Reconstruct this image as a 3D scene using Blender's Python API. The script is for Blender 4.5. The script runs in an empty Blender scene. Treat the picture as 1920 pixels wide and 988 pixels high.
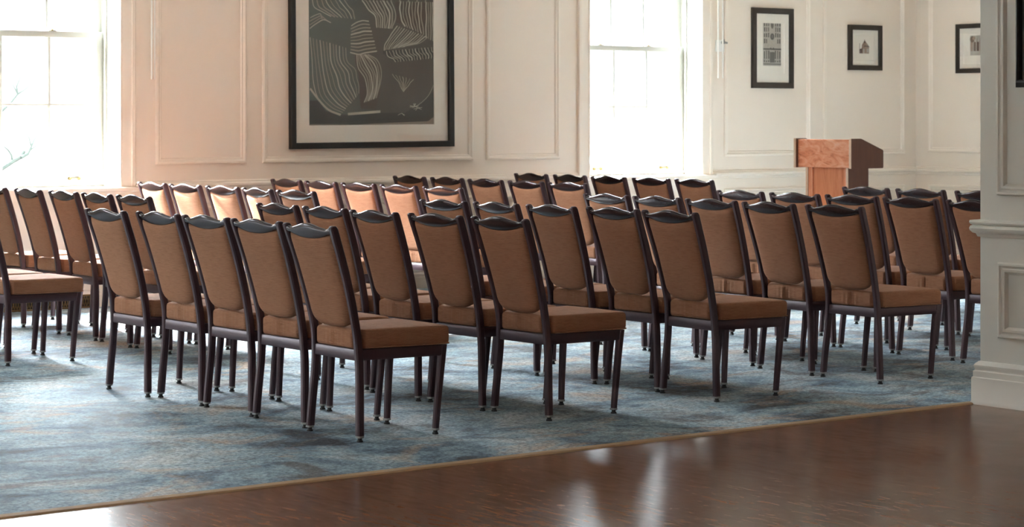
import bpy, bmesh, math, random
from mathutils import Vector, Matrix
random.seed(7)
sc = bpy.context.scene
COL = sc.collection
PI = math.pi

# ------------------------------------------------------------------ helpers
def obj(name, bm, mats, parent=None, loc=(0, 0, 0), rotz=0.0, smooth=35, kind=None):
    me = bpy.data.meshes.new(name)
    bmesh.ops.recalc_face_normals(bm, faces=bm.faces[:])
    bm.to_mesh(me); bm.free()
    if not isinstance(mats, (list, tuple)):
        mats = [mats]
    for m in mats:
        me.materials.append(m)
    if smooth:
        me.polygons.foreach_set('use_smooth', [True] * len(me.polygons))
        me.set_sharp_from_angle(angle=math.radians(smooth))
    o = bpy.data.objects.new(name, me)
    COL.objects.link(o)
    o.location = loc
    o.rotation_euler = (0, 0, rotz)
    if parent:
        o.parent = parent
    if kind:
        o['kind'] = kind
    return o

def empty(name, loc=(0, 0, 0), rotz=0.0):
    o = bpy.data.objects.new(name, None)
    o.empty_display_size = .1
    COL.objects.link(o)
    o.location = loc
    o.rotation_euler = (0, 0, rotz)
    return o

def tag(o, label, cat, group=None):
    o['label'] = label; o['category'] = cat
    if group:
        o['group'] = group
    return o

def box(bm, lo, hi, bev=0.0, mi=0):
    x0, y0, z0 = lo; x1, y1, z1 = hi
    vs = [bm.verts.new(c) for c in ((x0, y0, z0), (x1, y0, z0), (x1, y1, z0), (x0, y1, z0),
                                    (x0, y0, z1), (x1, y0, z1), (x1, y1, z1), (x0, y1, z1))]
    fs = [bm.faces.new([vs[i] for i in f]) for f in ((3, 2, 1, 0), (4, 5, 6, 7), (0, 1, 5, 4), (1, 2, 6, 5), (2, 3, 7, 6), (3, 0, 4, 7))]
    for f in fs:
        f.material_index = mi
    if bev:
        es = set(e for f in fs for e in f.edges)
        bmesh.ops.bevel(bm, geom=list(es), offset=bev, segments=2, affect='EDGES', profile=.6)
    return vs

def prism(bm, poly, axis, a, b, mi=0):
    """poly: 2-D outline; axis 'x','y','z' the extrusion axis"""
    def pt(p, t):
        return {'x': (t, p[0], p[1]), 'y': (p[0], t, p[1]), 'z': (p[0], p[1], t)}[axis]
    A = [bm.verts.new(pt(p, a)) for p in poly]; B = [bm.verts.new(pt(p, b)) for p in poly]
    n = len(poly)
    fs = [bm.faces.new(A[::-1]), bm.faces.new(B)]
    for i in range(n):
        fs.append(bm.faces.new((A[i], A[(i + 1) % n], B[(i + 1) % n], B[i])))
    for f in fs:
        f.material_index = mi
    return fs

def sweep(bm, rings, cap=True, mi=0):
    """rings: list of closed rings of points with one count"""
    R = [[bm.verts.new(p) for p in r] for r in rings]
    n = len(R[0])
    for a, b in zip(R[:-1], R[1:]):
        for i in range(n):
            bm.faces.new((a[i], a[(i + 1) % n], b[(i + 1) % n], b[i])).material_index = mi
    if cap:
        bm.faces.new(R[0][::-1]).material_index = mi
        bm.faces.new(R[-1]).material_index = mi

def cyl(bm, p0, p1, r0, r1=None, n=14, mi=0):
    p0 = Vector(p0); p1 = Vector(p1); r1 = r0 if r1 is None else r1
    d = (p1 - p0).normalized()
    a = d.orthogonal().normalized(); b = d.cross(a)
    sweep(bm, [[p + (a * math.cos(2 * PI * i / n) + b * math.sin(2 * PI * i / n)) * r for i in range(n)]
               for p, r in ((p0, r0), (p1, r1))], mi=mi)

def mitre_frame(bm, x0, z0, x1, z1, prof, y=0.0, mi=0):
    """rectangular frame lying in the local XZ plane, room side = -Y.
    prof: closed list of (inset from the outer edge, height off the wall)"""
    cs = []
    for sx, sz, X, Z in ((1, 1, x0, z0), (-1, 1, x1, z0), (-1, -1, x1, z1), (1, -1, x0, z1)):
        cs.append([bm.verts.new((X + sx * i, y - h, Z + sz * i)) for i, h in prof])
    n = len(prof)
    for k in range(4):
        a, b = cs[k], cs[(k + 1) % 4]
        for i in range(n):
            bm.faces.new((a[i], b[i], b[(i + 1) % n], a[(i + 1) % n])).material_index = mi

def rail_x(bm, xa, xb, prof, y=0.0):
    """straight moulding along X on the wall at y, prof: closed (height off wall, z)"""
    prism(bm, [(y - h, z) for h, z in prof], 'x', xa, xb)

def rbox(bm, xs, ys, zs, r, warp=None):
    """rounded box built on a grid of the given coordinate lines"""
    lo = Vector((xs[0], ys[0], zs[0])); hi = Vector((xs[-1], ys[-1], zs[-1]))
    cache = {}
    def V(i, j, k):
        key = (i, j, k)
        if key not in cache:
            p = Vector((xs[i], ys[j], zs[k]))
            q = Vector([min(max(p[a], lo[a] + r), hi[a] - r) for a in range(3)])
            d = p - q
            if d.length > 1e-9:
                p = q + d.normalized() * r
            if warp:
                p = warp(p)
            cache[key] = bm.verts.new(p)
        return cache[key]
    nx, ny, nz = len(xs) - 1, len(ys) - 1, len(zs) - 1
    for i in range(nx):
        for j in range(ny):
            for k in (0, nz):
                bm.faces.new((V(i, j, k), V(i + 1, j, k), V(i + 1, j + 1, k), V(i, j + 1, k)))
    for i in range(nx):
        for k in range(nz):
            for j in (0, ny):
                bm.faces.new((V(i, j, k), V(i + 1, j, k), V(i + 1, j, k + 1), V(i, j, k + 1)))
    for j in range(ny):
        for k in range(nz):
            for i in (0, nx):
                bm.faces.new((V(i, j, k), V(i, j + 1, k), V(i, j + 1, k + 1), V(i, j, k + 1)))

def lines(a, b, n, r=0.0, m=4):
    """n interior steps between a and b, with m extra lines inside the rounding r at each end"""
    if r:
        e = [a + r * (1 - math.cos(PI / 2 * i / m)) for i in range(m)]
        return e + [a + r + (b - a - 2 * r) * i / n for i in range(n + 1)] + [a + b - v for v in reversed(e)]
    return [a + (b - a) * i / n for i in range(n + 1)]

def interp(tab, t):
    if t <= tab[0][0]:
        return tab[0][1]
    for k in range(len(tab) - 1):
        t0, v0 = tab[k]; t1, v1 = tab[k + 1]
        if t <= t1:
            # Catmull-Rom for a smooth curve
            tm, vm = tab[k - 1] if k else (2 * t0 - t1, 2 * v0 - v1)
            tp, vp = tab[k + 2] if k + 2 < len(tab) else (2 * t1 - t0, 2 * v1 - v0)
            m0 = (v1 - vm) / (t1 - tm); m1 = (vp - v0) / (tp - t0)
            h = t1 - t0; s = (t - t0) / h
            return ((2 * s**3 - 3 * s**2 + 1) * v0 + (s**3 - 2 * s**2 + s) * h * m0 + (-2 * s**3 + 3 * s**2) * v1 + (s**3 - s**2) * h * m1)
    return tab[-1][1]

# ------------------------------------------------------------------ materials
def srgb(r, g, b):
    def f(c):
        c /= 255
        return c / 12.92 if c <= .04045 else ((c + .055) / 1.055) ** 2.4
    return (f(r), f(g), f(b), 1)

def mat(name, col=(.8, .8, .8, 1), rough=.5, metal=0.0, spec=.5, coat=0.0, sheen=0.0):
    m = bpy.data.materials.new(name); m.use_nodes = True
    b = m.node_tree.nodes['Principled BSDF']
    b.inputs['Base Color'].default_value = col
    b.inputs['Roughness'].default_value = rough
    b.inputs['Metallic'].default_value = metal
    b.inputs['Specular IOR Level'].default_value = spec
    b.inputs['Coat Weight'].default_value = coat
    b.inputs['Coat Roughness'].default_value = .15
    b.inputs['Sheen Weight'].default_value = sheen
    return m

class NT:
    """tiny node-graph builder"""
    def __init__(s, m):
        s.t = m.node_tree; s.b = s.t.nodes['Principled BSDF']
    def n(s, typ, **kw):
        nd = s.t.nodes.new(typ)
        for k, v in kw.items():
            if k == 'i':
                for kk, vv in v.items():
                    s.set(nd, kk, vv)
            else:
                setattr(nd, k, v)
        return nd
    def set(s, nd, key, v):
        inp = nd.inputs[key]
        if hasattr(v, 'is_output') or isinstance(v, bpy.types.NodeSocket):
            s.t.links.new(v, inp)
        else:
            inp.default_value = v
    def math(s, op, a, b=None, c=None):
        nd = s.n('ShaderNodeMath', operation=op)
        s.set(nd, 0, a)
        if b is not None: s.set(nd, 1, b)
        if c is not None: s.set(nd, 2, c)
        return nd.outputs[0]
    def mix(s, fac, a, b, mode='MIX'):
        nd = s.n('ShaderNodeMix', data_type='RGBA', blend_type=mode)
        s.set(nd, 0, fac); s.set(nd, 6, a); s.set(nd, 7, b)
        return nd.outputs[2]
    def coord(s, scale=(1, 1, 1), kind='Object'):
        tc = s.n('ShaderNodeTexCoord'); mp = s.n('ShaderNodeMapping')
        s.t.links.new(tc.outputs[kind], mp.inputs[0]); mp.inputs['Scale'].default_value = scale
        return mp.outputs[0]
    def noise(s, v, scale, detail=3, rough=.5, dist=0.0):
        nd = s.n('ShaderNodeTexNoise', i={'Scale': scale, 'Detail': detail, 'Roughness': rough, 'Distortion': dist})
        s.t.links.new(v, nd.inputs['Vector'])
        return nd.outputs['Fac']
    def ramp(s, fac, stops, interp='LINEAR'):
        nd = s.n('ShaderNodeValToRGB'); s.t.links.new(fac, nd.inputs[0])
        cr = nd.color_ramp; cr.interpolation = interp
        while len(cr.elements) < len(stops):
            cr.elements.new(.5)
        for e, (p, c) in zip(cr.elements, stops):
            e.position = p; e.color = c
        return nd.outputs[0]
    def bump(s, h, strength=.3, dist=.002):
        nd = s.n('ShaderNodeBump', i={'Strength': strength, 'Distance': dist}); s.t.links.new(h, nd.inputs['Height'])
        s.t.links.new(nd.outputs[0], s.b.inputs['Normal'])

def paint(name, col, rough=.45, bump=.06):
    m = mat(name, col, rough); g = NT(m)
    v = g.coord()
    n = g.noise(v, 2.2, 4, .6)
    c = g.mix(g.math('MULTIPLY', n, .16), col, (col[0] * .86, col[1] * .84, col[2] * .80, 1))
    g.set(g.b, 'Base Color', c)
    g.bump(g.noise(v, 90, 2, .6), bump, .001)
    return m

M_wall = paint('cream_wall_paint', (.80, .695, .60, 1), .5)
M_trim = paint('cream_trim_paint', (.82, .72, .625, 1), .38, .03)
M_white = paint('white_window_paint', (.44, .44, .40, 1), .4, .02)
M_pillar = paint('pale_grey_paint', (.70, .68, .62, 1), .4, .05)
M_ceil = paint('white_ceiling_paint', (.82, .80, .76, 1), .6)

def frame_material():
    m = mat('espresso_frame', (.030, .016, .019, 1), .44, 0, .62, .0)
    g = NT(m); v = g.coord()
    n = g.noise(v, 14, 4, .6)
    g.set(g.b, 'Base Color', g.mix(n, (.036, .0145, .018, 1), (.046, .020, .024, 1)))
    g.b.inputs['Specular Tint'].default_value = (1.0, .84, .92, 1)
    return m
M_frame = frame_material()
M_rail = mat('dark_polished_rail', (.022, .012, .012, 1), .22, 0, .42, 0); M_rail.node_tree.nodes['Principled BSDF'].inputs['Specular Tint'].default_value = (1.0, .86, .9, 1)
g_ = NT(M_rail); g_.set(g_.b, 'Base Color', g_.mix(g_.noise(g_.coord((6, 1, 6)), 18, 4, .6), (.016, .008, .008, 1), (.032, .017, .017, 1)))

def fabric_material():
    m = mat('brown_woven_fabric', (.26, .13, .075, 1), .85, 0, .15, 0, .10)
    g = NT(m); g.b.inputs['Sheen Roughness'].default_value = .45
    g.b.inputs['Sheen Tint'].default_value = (.95, .70, .52, 1)
    tc = g.n('ShaderNodeTexCoord'); sp = g.n('ShaderNodeSeparateXYZ'); g.t.links.new(tc.outputs['Object'], sp.inputs[0])
    x, y, z = sp.outputs
    a = g.math('SINE', g.math('MULTIPLY', g.math('ADD', y, x), 2 * PI / .0090))
    b = g.math('SINE', g.math('MULTIPLY', g.math('ADD', z, g.math('MULTIPLY', x, .35)), 2 * PI / .0074))
    w = g.math('MULTIPLY_ADD', g.math('MULTIPLY', a, b), .45, g.math('MULTIPLY', b, .55))
    n = g.noise(tc.outputs['Object'], 9, 4, .6)
    st = g.noise(g.coord((22, 22, 330)), 1.0, 3, .6)
    f = g.noise(tc.outputs['Object'], 260, 2, .6)
    c = g.mix(n, (.325, .142, .077, 1), (.395, .184, .106, 1))
    k = g.math('MULTIPLY_ADD', w, .5, .5)
    c2 = g.mix(g.math('MULTIPLY', k, .36), c, (.52, .265, .15, 1))
    c2 = g.mix(g.ramp(st, [(.42, (0, 0, 0, 1)), (.66, (.38, .38, .38, 1))]), c2, (.19, .08, .04, 1))
    c3 = g.mix(g.math('MULTIPLY', f, .28), c2, (.13, .055, .028, 1))
    g.set(g.b, 'Base Color', c3)
    g.bump(g.math('ADD', w, g.math('MULTIPLY', f, .8)), .35, .0015)
    return m
M_fabric = fabric_material()
M_glide = mat('steel_foot_glide', (.30, .30, .29, 1), .4, 1)
M_rubber = mat('black_rubber', (.012, .012, .012, 1), .6)
M_brass = mat('aged_brass', (.28, .22, .10, 1), .35, 1)
M_black = mat('black_lacquer', (.006, .0058, .0055, 1), .35)
g_ = NT(M_black); g_.set(g_.b, 'Roughness', g_.math('MULTIPLY_ADD', g_.noise(g_.coord(), 30, 3, .6), .2, .25))
M_umber = mat('dark_umber_frame', (.022, .016, .012, 1), .4)
g_ = NT(M_umber); g_.set(g_.b, 'Base Color', g_.mix(g_.noise(g_.coord((1, 1, 8)), 20, 3, .6), (.016, .011, .008, 1), (.032, .023, .017, 1)))
M_mat = mat('mat_board', (.86, .80, .73, 1), .8)
g_ = NT(M_mat); g_.bump(g_.noise(g_.coord(), 300, 2, .6), .05, .0005)
M_grey = mat('grey_metal', (.32, .31, .29, 1), .35, .8)
M_plastic = mat('white_plastic', (.86, .84, .80, 1), .35)

def glass_material(name, refl=1.0):
    m = bpy.data.materials.new(name); m.use_nodes = True
    t = m.node_tree; t.nodes.clear()
    out = t.nodes.new('ShaderNodeOutputMaterial'); mx = t.nodes.new('ShaderNodeMixShader')
    tr = t.nodes.new('ShaderNodeBsdfTransparent'); gl = t.nodes.new('ShaderNodeBsdfGlossy')
    fr = t.nodes.new('ShaderNodeLayerWeight'); fr.inputs['Blend'].default_value = .5
    pw = t.nodes.new('ShaderNodeMath'); pw.operation = 'POWER'; pw.inputs[1].default_value = 5
    ad = t.nodes.new('ShaderNodeMath'); ad.operation = 'MULTIPLY_ADD'; ad.inputs[1].default_value = .92; ad.inputs[2].default_value = .035
    t.links.new(fr.outputs['Facing'], pw.inputs[0]); t.links.new(pw.outputs[0], ad.inputs[0])
    gl.inputs['Roughness'].default_value = .01
    tr.inputs['Color'].default_value = (.995, .995, .99, 1)
    mm = t.nodes.new('ShaderNodeMath'); mm.operation = 'MULTIPLY'; mm.inputs[1].default_value = refl
    t.links.new(ad.outputs[0], mm.inputs[0]); t.links.new(mm.outputs[0], mx.inputs[0])
    t.links.new(tr.outputs[0], mx.inputs[1]); t.links.new(gl.outputs[0], mx.inputs[2])
    t.links.new(mx.outputs[0], out.inputs[0])
    return m
M_glass = glass_material('window_glass')
M_glazing = glass_material('picture_glass', 1.3)

def carpet_material():
    m = mat('blue_mottled_carpet', (.2, .26, .3, 1), .74, 0, .30, 0, .0); g = NT(m)
    g.b.inputs['Sheen Roughness'].default_value = .5
    v = g.coord((1, 1, 1)); vs = g.coord((.9, 1.1, 1))
    n1 = g.noise(vs, 1.9, 8, .68, .5)
    n2 = g.noise(vs, 2.1, 7, .68, .7)
    n3 = g.noise(v, 60, 4, .75)
    n4 = g.noise(v, 380, 2, .7)
    base = g.ramp(n1, [(.36, (.085, .095, .115, 1)), (.43, (.19, .27, .345, 1)), (.50, (.34, .47, .55, 1)), (.56, (.47, .57, .62, 1)), (.64, (.62, .66, .66, 1))])
    tan = g.ramp(n2, [(.54, (0, 0, 0, 1)), (.66, (1, 1, 1, 1))])
    c = g.mix(g.math('MULTIPLY', tan, .8), base, (.58, .43, .31, 1))
    dk = g.ramp(n2, [(.36, (1, 1, 1, 1)), (.47, (0, 0, 0, 1))])
    c = g.mix(g.math('MULTIPLY', dk, .75), c, (.15, .115, .095, 1))
    sp = g.ramp(n3, [(.38, (.50, .50, .52, 1)), (.62, (1.45, 1.44, 1.40, 1))])
    c = g.mix(1.0, c, sp, 'MULTIPLY')
    c = g.mix(1.0, c, (.76, .76, .77, 1), 'MULTIPLY')
    g.set(g.b, 'Base Color', c)
    g.bump(g.math('ADD', n4, g.math('MULTIPLY', n3, .8)), .35, .004)
    return m
M_carpet = carpet_material()
M_edge = mat('tan_carpet_binding', (.33, .21, .11, 1), .6)
g_ = NT(M_edge); g_.set(g_.b, 'Base Color', g_.mix(g_.noise(g_.coord((3, 40, 40)), 6, 3, .6), (.42, .26, .14, 1), (.62, .42, .25, 1)))

def wood_floor():
    m = mat('dark_wood_floor', (.05, .025, .015, 1), .2, 0, .16); g = NT(m)
    tc = g.n('ShaderNodeTexCoord')
    sw = g.n('ShaderNodeMapping'); sw.inputs['Rotation'].default_value = (0, 0, PI / 2); g.t.links.new(tc.outputs['Object'], sw.inputs[0])
    br = g.n('ShaderNodeTexBrick', offset=.37, i={'Scale': 1.0, 'Mortar Size': .0012, 'Brick Width': 1.3, 'Row Height': .125, 'Bias': 0.0,
             'Color1': (0, 0, 0, 1), 'Color2': (1, 1, 1, 1), 'Mortar': (.5, .5, .5, 1)})
    g.t.links.new(sw.outputs[0], br.inputs['Vector'])
    v = g.coord((7, 1.6, 1))
    gr = g.noise(v, 5, 7, .62, .6)
    v2 = g.coord((1, 1, 1)); sm = g.noise(v2, 1.6, 5, .6)
    c = g.mix(br.outputs['Color'], (.135, .054, .026, 1), (.185, .080, .042, 1))
    c = g.mix(g.ramp(gr, [(.42, (0, 0, 0, 1)), (.66, (1, 1, 1, 1))]), c, (.24, .115, .062, 1))
    c = g.mix(g.ramp(gr, [(.30, (1, 1, 1, 1)), (.45, (0, 0, 0, 1))]), c, (.085, .033, .016, 1))
    c = g.mix(g.math('MULTIPLY', br.outputs['Fac'], .6), c, (.02, .01, .006, 1))
    fl = g.noise(g.coord((34, 5, 1)), 4, 5, .7, .8)
    c = g.mix(g.ramp(fl, [(.55, (0, 0, 0, 1)), (.80, (.3, .3, .3, 1))]), c, (.22, .105, .058, 1))
    g.set(g.b, 'Base Color', c)
    g.set(g.b, 'Roughness', g.math('MULTIPLY_ADD', sm, .22, .10))
    h = g.math('ADD', g.math('ADD', g.math('MULTIPLY', fl, .1), g.math('MULTIPLY', g.noise(v2, 5, 4, .6), 1.0)), g.math('ADD', g.math('MULTIPLY', gr, .25), g.math('MULTIPLY', br.outputs['Fac'], -.5)))
    g.bump(h, .13, .004)
    return m
M_floor = wood_floor()

def lectern_wood(name, a, b, d):
    m = mat(name, a, .3, 0, .5, .3); g = NT(m)
    v = g.coord((6, 6, .8))
    n = g.noise(v, 3.2, 5, .6, 1.2)
    f = g.noise(g.coord((30, 30, 2)), 4, 4, .6)
    c = g.ramp(n, [(.35, a), (.55, b), (.72, d)])
    c = g.mix(g.math('MULTIPLY', f, .4), c, a)
    g.set(g.b, 'Base Color', c)
    return m
M_lect = lectern_wood('cherry_wood', (.58, .19, .08, 1), (.68, .27, .13, 1), (.76, .36, .2, 1))
def burl():
    m = mat('cherry_burl', (.5, .2, .1, 1), .42, 0, .4, 0); g = NT(m)
    n = g.noise(g.coord((1, 2.4, 5)), 2.6, 5, .6, 2.4)
    g.set(g.b, 'Base Color', g.ramp(n, [(.30, (.52, .16, .07, 1)), (.45, (.76, .30, .16, 1)), (.6, (.84, .42, .26, 1)), (.75, (.86, .52, .37, 1))]))  # pale tones carry the light's sheen on the front panel
    return m
M_burl = burl()
M_lectshade = lectern_wood('shaded_cherry_wood', (.11, .036, .02, 1), (.13, .044, .025, 1), (.15, .055, .03, 1))  # shade of the lectern sides put into the cherry colour
M_edgeband = mat('pale_edge_banding', (.72, .55, .42, 1), .35)
M_bark = mat('grey_bark', (.013, .017, .016, 1), 1.0, 0, .1)
g_ = NT(M_bark); g_.bump(g_.noise(g_.coord((4, 4, 1)), 30, 4, .6), .5, .01)
M_pave = mat('grey_asphalt', (.12, .12, .11, 1), .9)
g_ = NT(M_pave); g_.set(g_.b, 'Base Color', g_.mix(g_.noise(g_.coord(), 1.5, 5, .6), (.10, .105, .09, 1), (.15, .15, .135, 1)))

def grille_material():
    m = mat('bronze_register', (.20, .125, .05, 1), .45, .6); g = NT(m)
    return m
M_bronze = grille_material()

# ------------------------------------------------------------------ camera
H = 1.3705
cam = bpy.data.cameras.new('camera'); co = bpy.data.objects.new('camera', cam); COL.objects.link(co)
co.location = (0, 0, H)
co.rotation_euler = (PI / 2, 0, -math.radians(37.2176))
cam.sensor_width = 36; cam.lens = 4112.13 / 1920 * 36
cam.shift_y = -(494 - 220.27) / 1920
cam.clip_end = 200
cam.dof.use_dof = True; cam.dof.focus_distance = 10.4; cam.dof.aperture_fstop = 7.5
sc.camera = co

# ------------------------------------------------------------------ room
YW, XR, XL, YS, YF, ZC = 14.40, 15.80, -7.0, 7.05, -4.0, 3.62   # window wall, right wall, left wall, opening line, rear wall, ceiling
WIN_W, WIN_B, WIN_T = 1.268, .855, 3.085
WINX = [-5.257, .413, 6.083, 11.754]
REAR_FILL_WX = [-5.0]  # unseen window added behind the camera for fill light
LEFT_FILL_WY = [-.6, 1.2, 3.0, 4.8]  # unseen windows added to brighten the pillar and chair backs

def holed(bm, a, b, z0, z1, holes, put):
    """wall slab from a to b with rectangular holes (h0,h1,zb,zt); put(bm, a,b,z0,z1) adds one block"""
    cur = a
    for h0, h1, zb, zt in sorted(holes):
        put(bm, cur, h0, z0, z1)
        put(bm, h0, h1, z0, zb); put(bm, h0, h1, zt, z1)
        cur = h1
    put(bm, cur, b, z0, z1)

bm = bmesh.new(); box(bm, (XL, YF, -.2), (XR, YS, 0))
obj('floor', bm, M_floor, kind='structure', smooth=0)
bm = bmesh.new(); box(bm, (XL, YS, -.2), (XR, YW, 0.006))
obj('floor_carpet', bm, M_carpet, kind='structure', smooth=0)
bm = bmesh.new(); prism(bm, [(YS - .035, .0), (YS - .030, .006), (YS - .006, .011), (YS + .008, .0075), (YS + .008, 0.0)], 'x', XL, 8.103)
obj('trim_carpet_edge', bm, M_edge, kind='structure', smooth=0)
bm = bmesh.new(); box(bm, (XL - .3, YF - .3, ZC), (XR + .3, YW + .36, ZC + .2))
obj('ceiling', bm, M_ceil, kind='structure', smooth=0)

bm = bmesh.new()
holed(bm, XL - .3, XR + .3, -.2, ZC, [(x, x + WIN_W, WIN_B, WIN_T) for x in WINX], lambda b, a, c, z0, z1: box(b, (a, YW, z0), (c, YW + .34, z1)))
obj('wall_back', bm, M_wall, kind='structure', smooth=0)
bm = bmesh.new(); box(bm, (XR, YS - .3, -.2), (XR + .3, YW, ZC))
obj('wall_right', bm, M_wall, kind='structure', smooth=0)
bm = bmesh.new()
holed(bm, YF, YW, -.2, ZC, [(y, y + WIN_W, WIN_B, WIN_T) for y in LEFT_FILL_WY], lambda b, a, c, z0, z1: box(b, (XL - .3, a, z0), (XL, c, z1)))
obj('wall_left', bm, M_wall, kind='structure', smooth=0)
bm = bmesh.new()
holed(bm, XL - .3, 8.55, -.2, ZC, [(x, x + WIN_W, WIN_B, WIN_T) for x in REAR_FILL_WX], lambda b, a, c, z0, z1: box(b, (a, YF - .3, z0), (c, YF, z1)))
obj('wall_rear', bm, M_wall, kind='structure', smooth=0)
XP, YP = 8.133, 7.002
bm = bmesh.new(); box(bm, (XP, YF, -.2), (XP + .42, YP, ZC))
obj('wall_pillar', bm, M_pillar, kind='structure', smooth=0)
bm = bmesh.new(); box(bm, (XP + .42, YP - .3, -.2), (XR, YP, ZC))
obj('wall_partition', bm, M_wall, kind='structure', smooth=0)
bm = bmesh.new(); box(bm, (XL, YP - .3, 3.15), (XP, YP, ZC))
obj('wall_header', bm, M_wall, kind='structure', smooth=0)

# chair rails, baseboards
RAIL = [(0, .83), (.012, .835), (.014, .85), (.026, .853), (.036, .864), (.036, .878), (.028, .886), (.016, .888), (.016, .897), (.006, .905), (0, .905)]
BASE = [(0, .0), (.020, .0), (.020, .095), (.014, .100), (.014, .118), (.008, .128), (0, .132)]
def long_trim(name, prof, spans, m=M_trim, place=((0, 0, 0), 0)):
    b = bmesh.new()
    for a, c in spans:
        rail_x(b, a, c, prof)
    return obj(name, b, m, loc=place[0], rotz=place[1], kind='structure', smooth=30)
gaps = []
prev = XL
for x in WINX:
    gaps.append((prev, x - .128)); prev = x + WIN_W + .128
gaps.append((prev, XR))
long_trim('trim_1', RAIL, gaps, place=((0, YW, 0), 0))
long_trim('baseboard_back', BASE, [(XL, XR)], place=((0, YW, 0), 0))
# on the right wall: local x = -Y direction -> rotz -90 puts local -Y (room side) to -X
RW = ((XR, 0, 0), -PI / 2)
long_trim('trim_2', RAIL, [(-YW, -YP)], place=RW)
long_trim('baseboard_right', BASE, [(-YW, -YP)], place=RW)
long_trim('baseboard_left', BASE, [(YF, YW)], place=((XL, 0, 0), PI / 2))
long_trim('baseboard_rear', BASE, [(-8.0, 7.0)], place=((0, YF, 0), PI))
long_trim('baseboard_partition', BASE, [(-XR, -8.6)], place=((0, YP, 0), PI))
long_trim('trim_3', RAIL, [(-XR, -8.6)], place=((0, YP, 0), PI))

# panel mouldings
PAN = [(0, 0), (.0, .012), (.007, .020), (.018, .022), (.026, .016), (.032, .010), (.040, .012), (.046, .006), (.048, 0)]
tn = [4]
def panel(x0, z0, x1, z1, place, m=M_trim, prof=PAN):
    b = bmesh.new(); mitre_frame(b, x0, z0, x1, z1, prof)
    o = obj('trim_%d' % tn[0], b, m, loc=place[0], rotz=place[1], kind='structure', smooth=30); tn[0] += 1
    return o
BW = ((0, YW, 0), 0)
for a, c in ((7.65, 8.414), (8.553, 10.534), (10.669, 11.431), (13.303, 14.379), (14.545, 15.633), (1.98, 2.74), (2.88, 4.86), (5.0, 5.76)):
    panel(a, 1.025, c, 3.2, BW); panel(a, .30, c, .735, BW)
for a, c in ((-14.238, -12.0), (-11.8, -9.6), (-9.4, -7.3)):
    panel(a, 1.04, c, 3.2, RW); panel(a, .30, c, .735, RW)
for a, c in ((-15.5, -13.4), (-13.2, -11.1), (-10.9, -8.8)):
    panel(a, 1.04, c, 3.2, ((0, YP, 0), PI))

# pillar trim: wraps the end of the pillar and its return
def wrap_trim(name, prof, m):
    """prof closed (out, z); runs along the pillar face (towards the camera), round the corner, and along the return"""
    b = bmesh.new()
    n = len(prof)
    rings = []
    for k in range(3):
        r = []
        for h, z in prof:
            if k == 0: p = (XP - h, YF + .02, z)
            elif k == 1: p = (XP - h, YP + h, z)
            else: p = (XP + .42, YP + h, z)
            r.append(p)
        rings.append(r)
    sweep(b, rings)
    return obj(name, b, m, kind='structure', smooth=30)
M_ptrim = paint('pale_grey_trim', (.74, .71, .645, 1), .35, .02)
wrap_trim('trim_30', [(0, .800), (.010, .802), (.014, .812), (.016, .817), (.026, .820), (.036, .832), (.038, .842), (.034, .853), (.026, .857), (.034, .862), (.038, .870), (.036, .880), (0, .884)], M_ptrim)
wrap_trim('baseboard_pillar', [(0, 0.0), (.034, 0.0), (.034, .012), (.031, .018), (.031, .120), (.030, .128), (.025, .132), (.025, .158), (.019, .163), (.019, .172), (.022, .178), (.022, .188), (.016, .196), (.006, .206), (0, .207)], M_ptrim)
PPAN = [(0, 0), (0, .014), (.006, .020), (.014, .020), (.020, .014), (.026, .012), (.032, .017), (.042, .015), (.050, .006), (.054, 0)]
PW = ((XP, 0, 0), -PI / 2)
panel(-6.893, 1.003, -5.6, 2.95, PW, M_ptrim, PPAN)
panel(-6.885, .326, -5.6, .684, PW, M_ptrim, PPAN)
panel(-5.35, 1.003, -4.0, 2.95, PW, M_ptrim, PPAN)
panel(-5.35, .326, -4.0, .684, PW, M_ptrim, PPAN)

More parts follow.
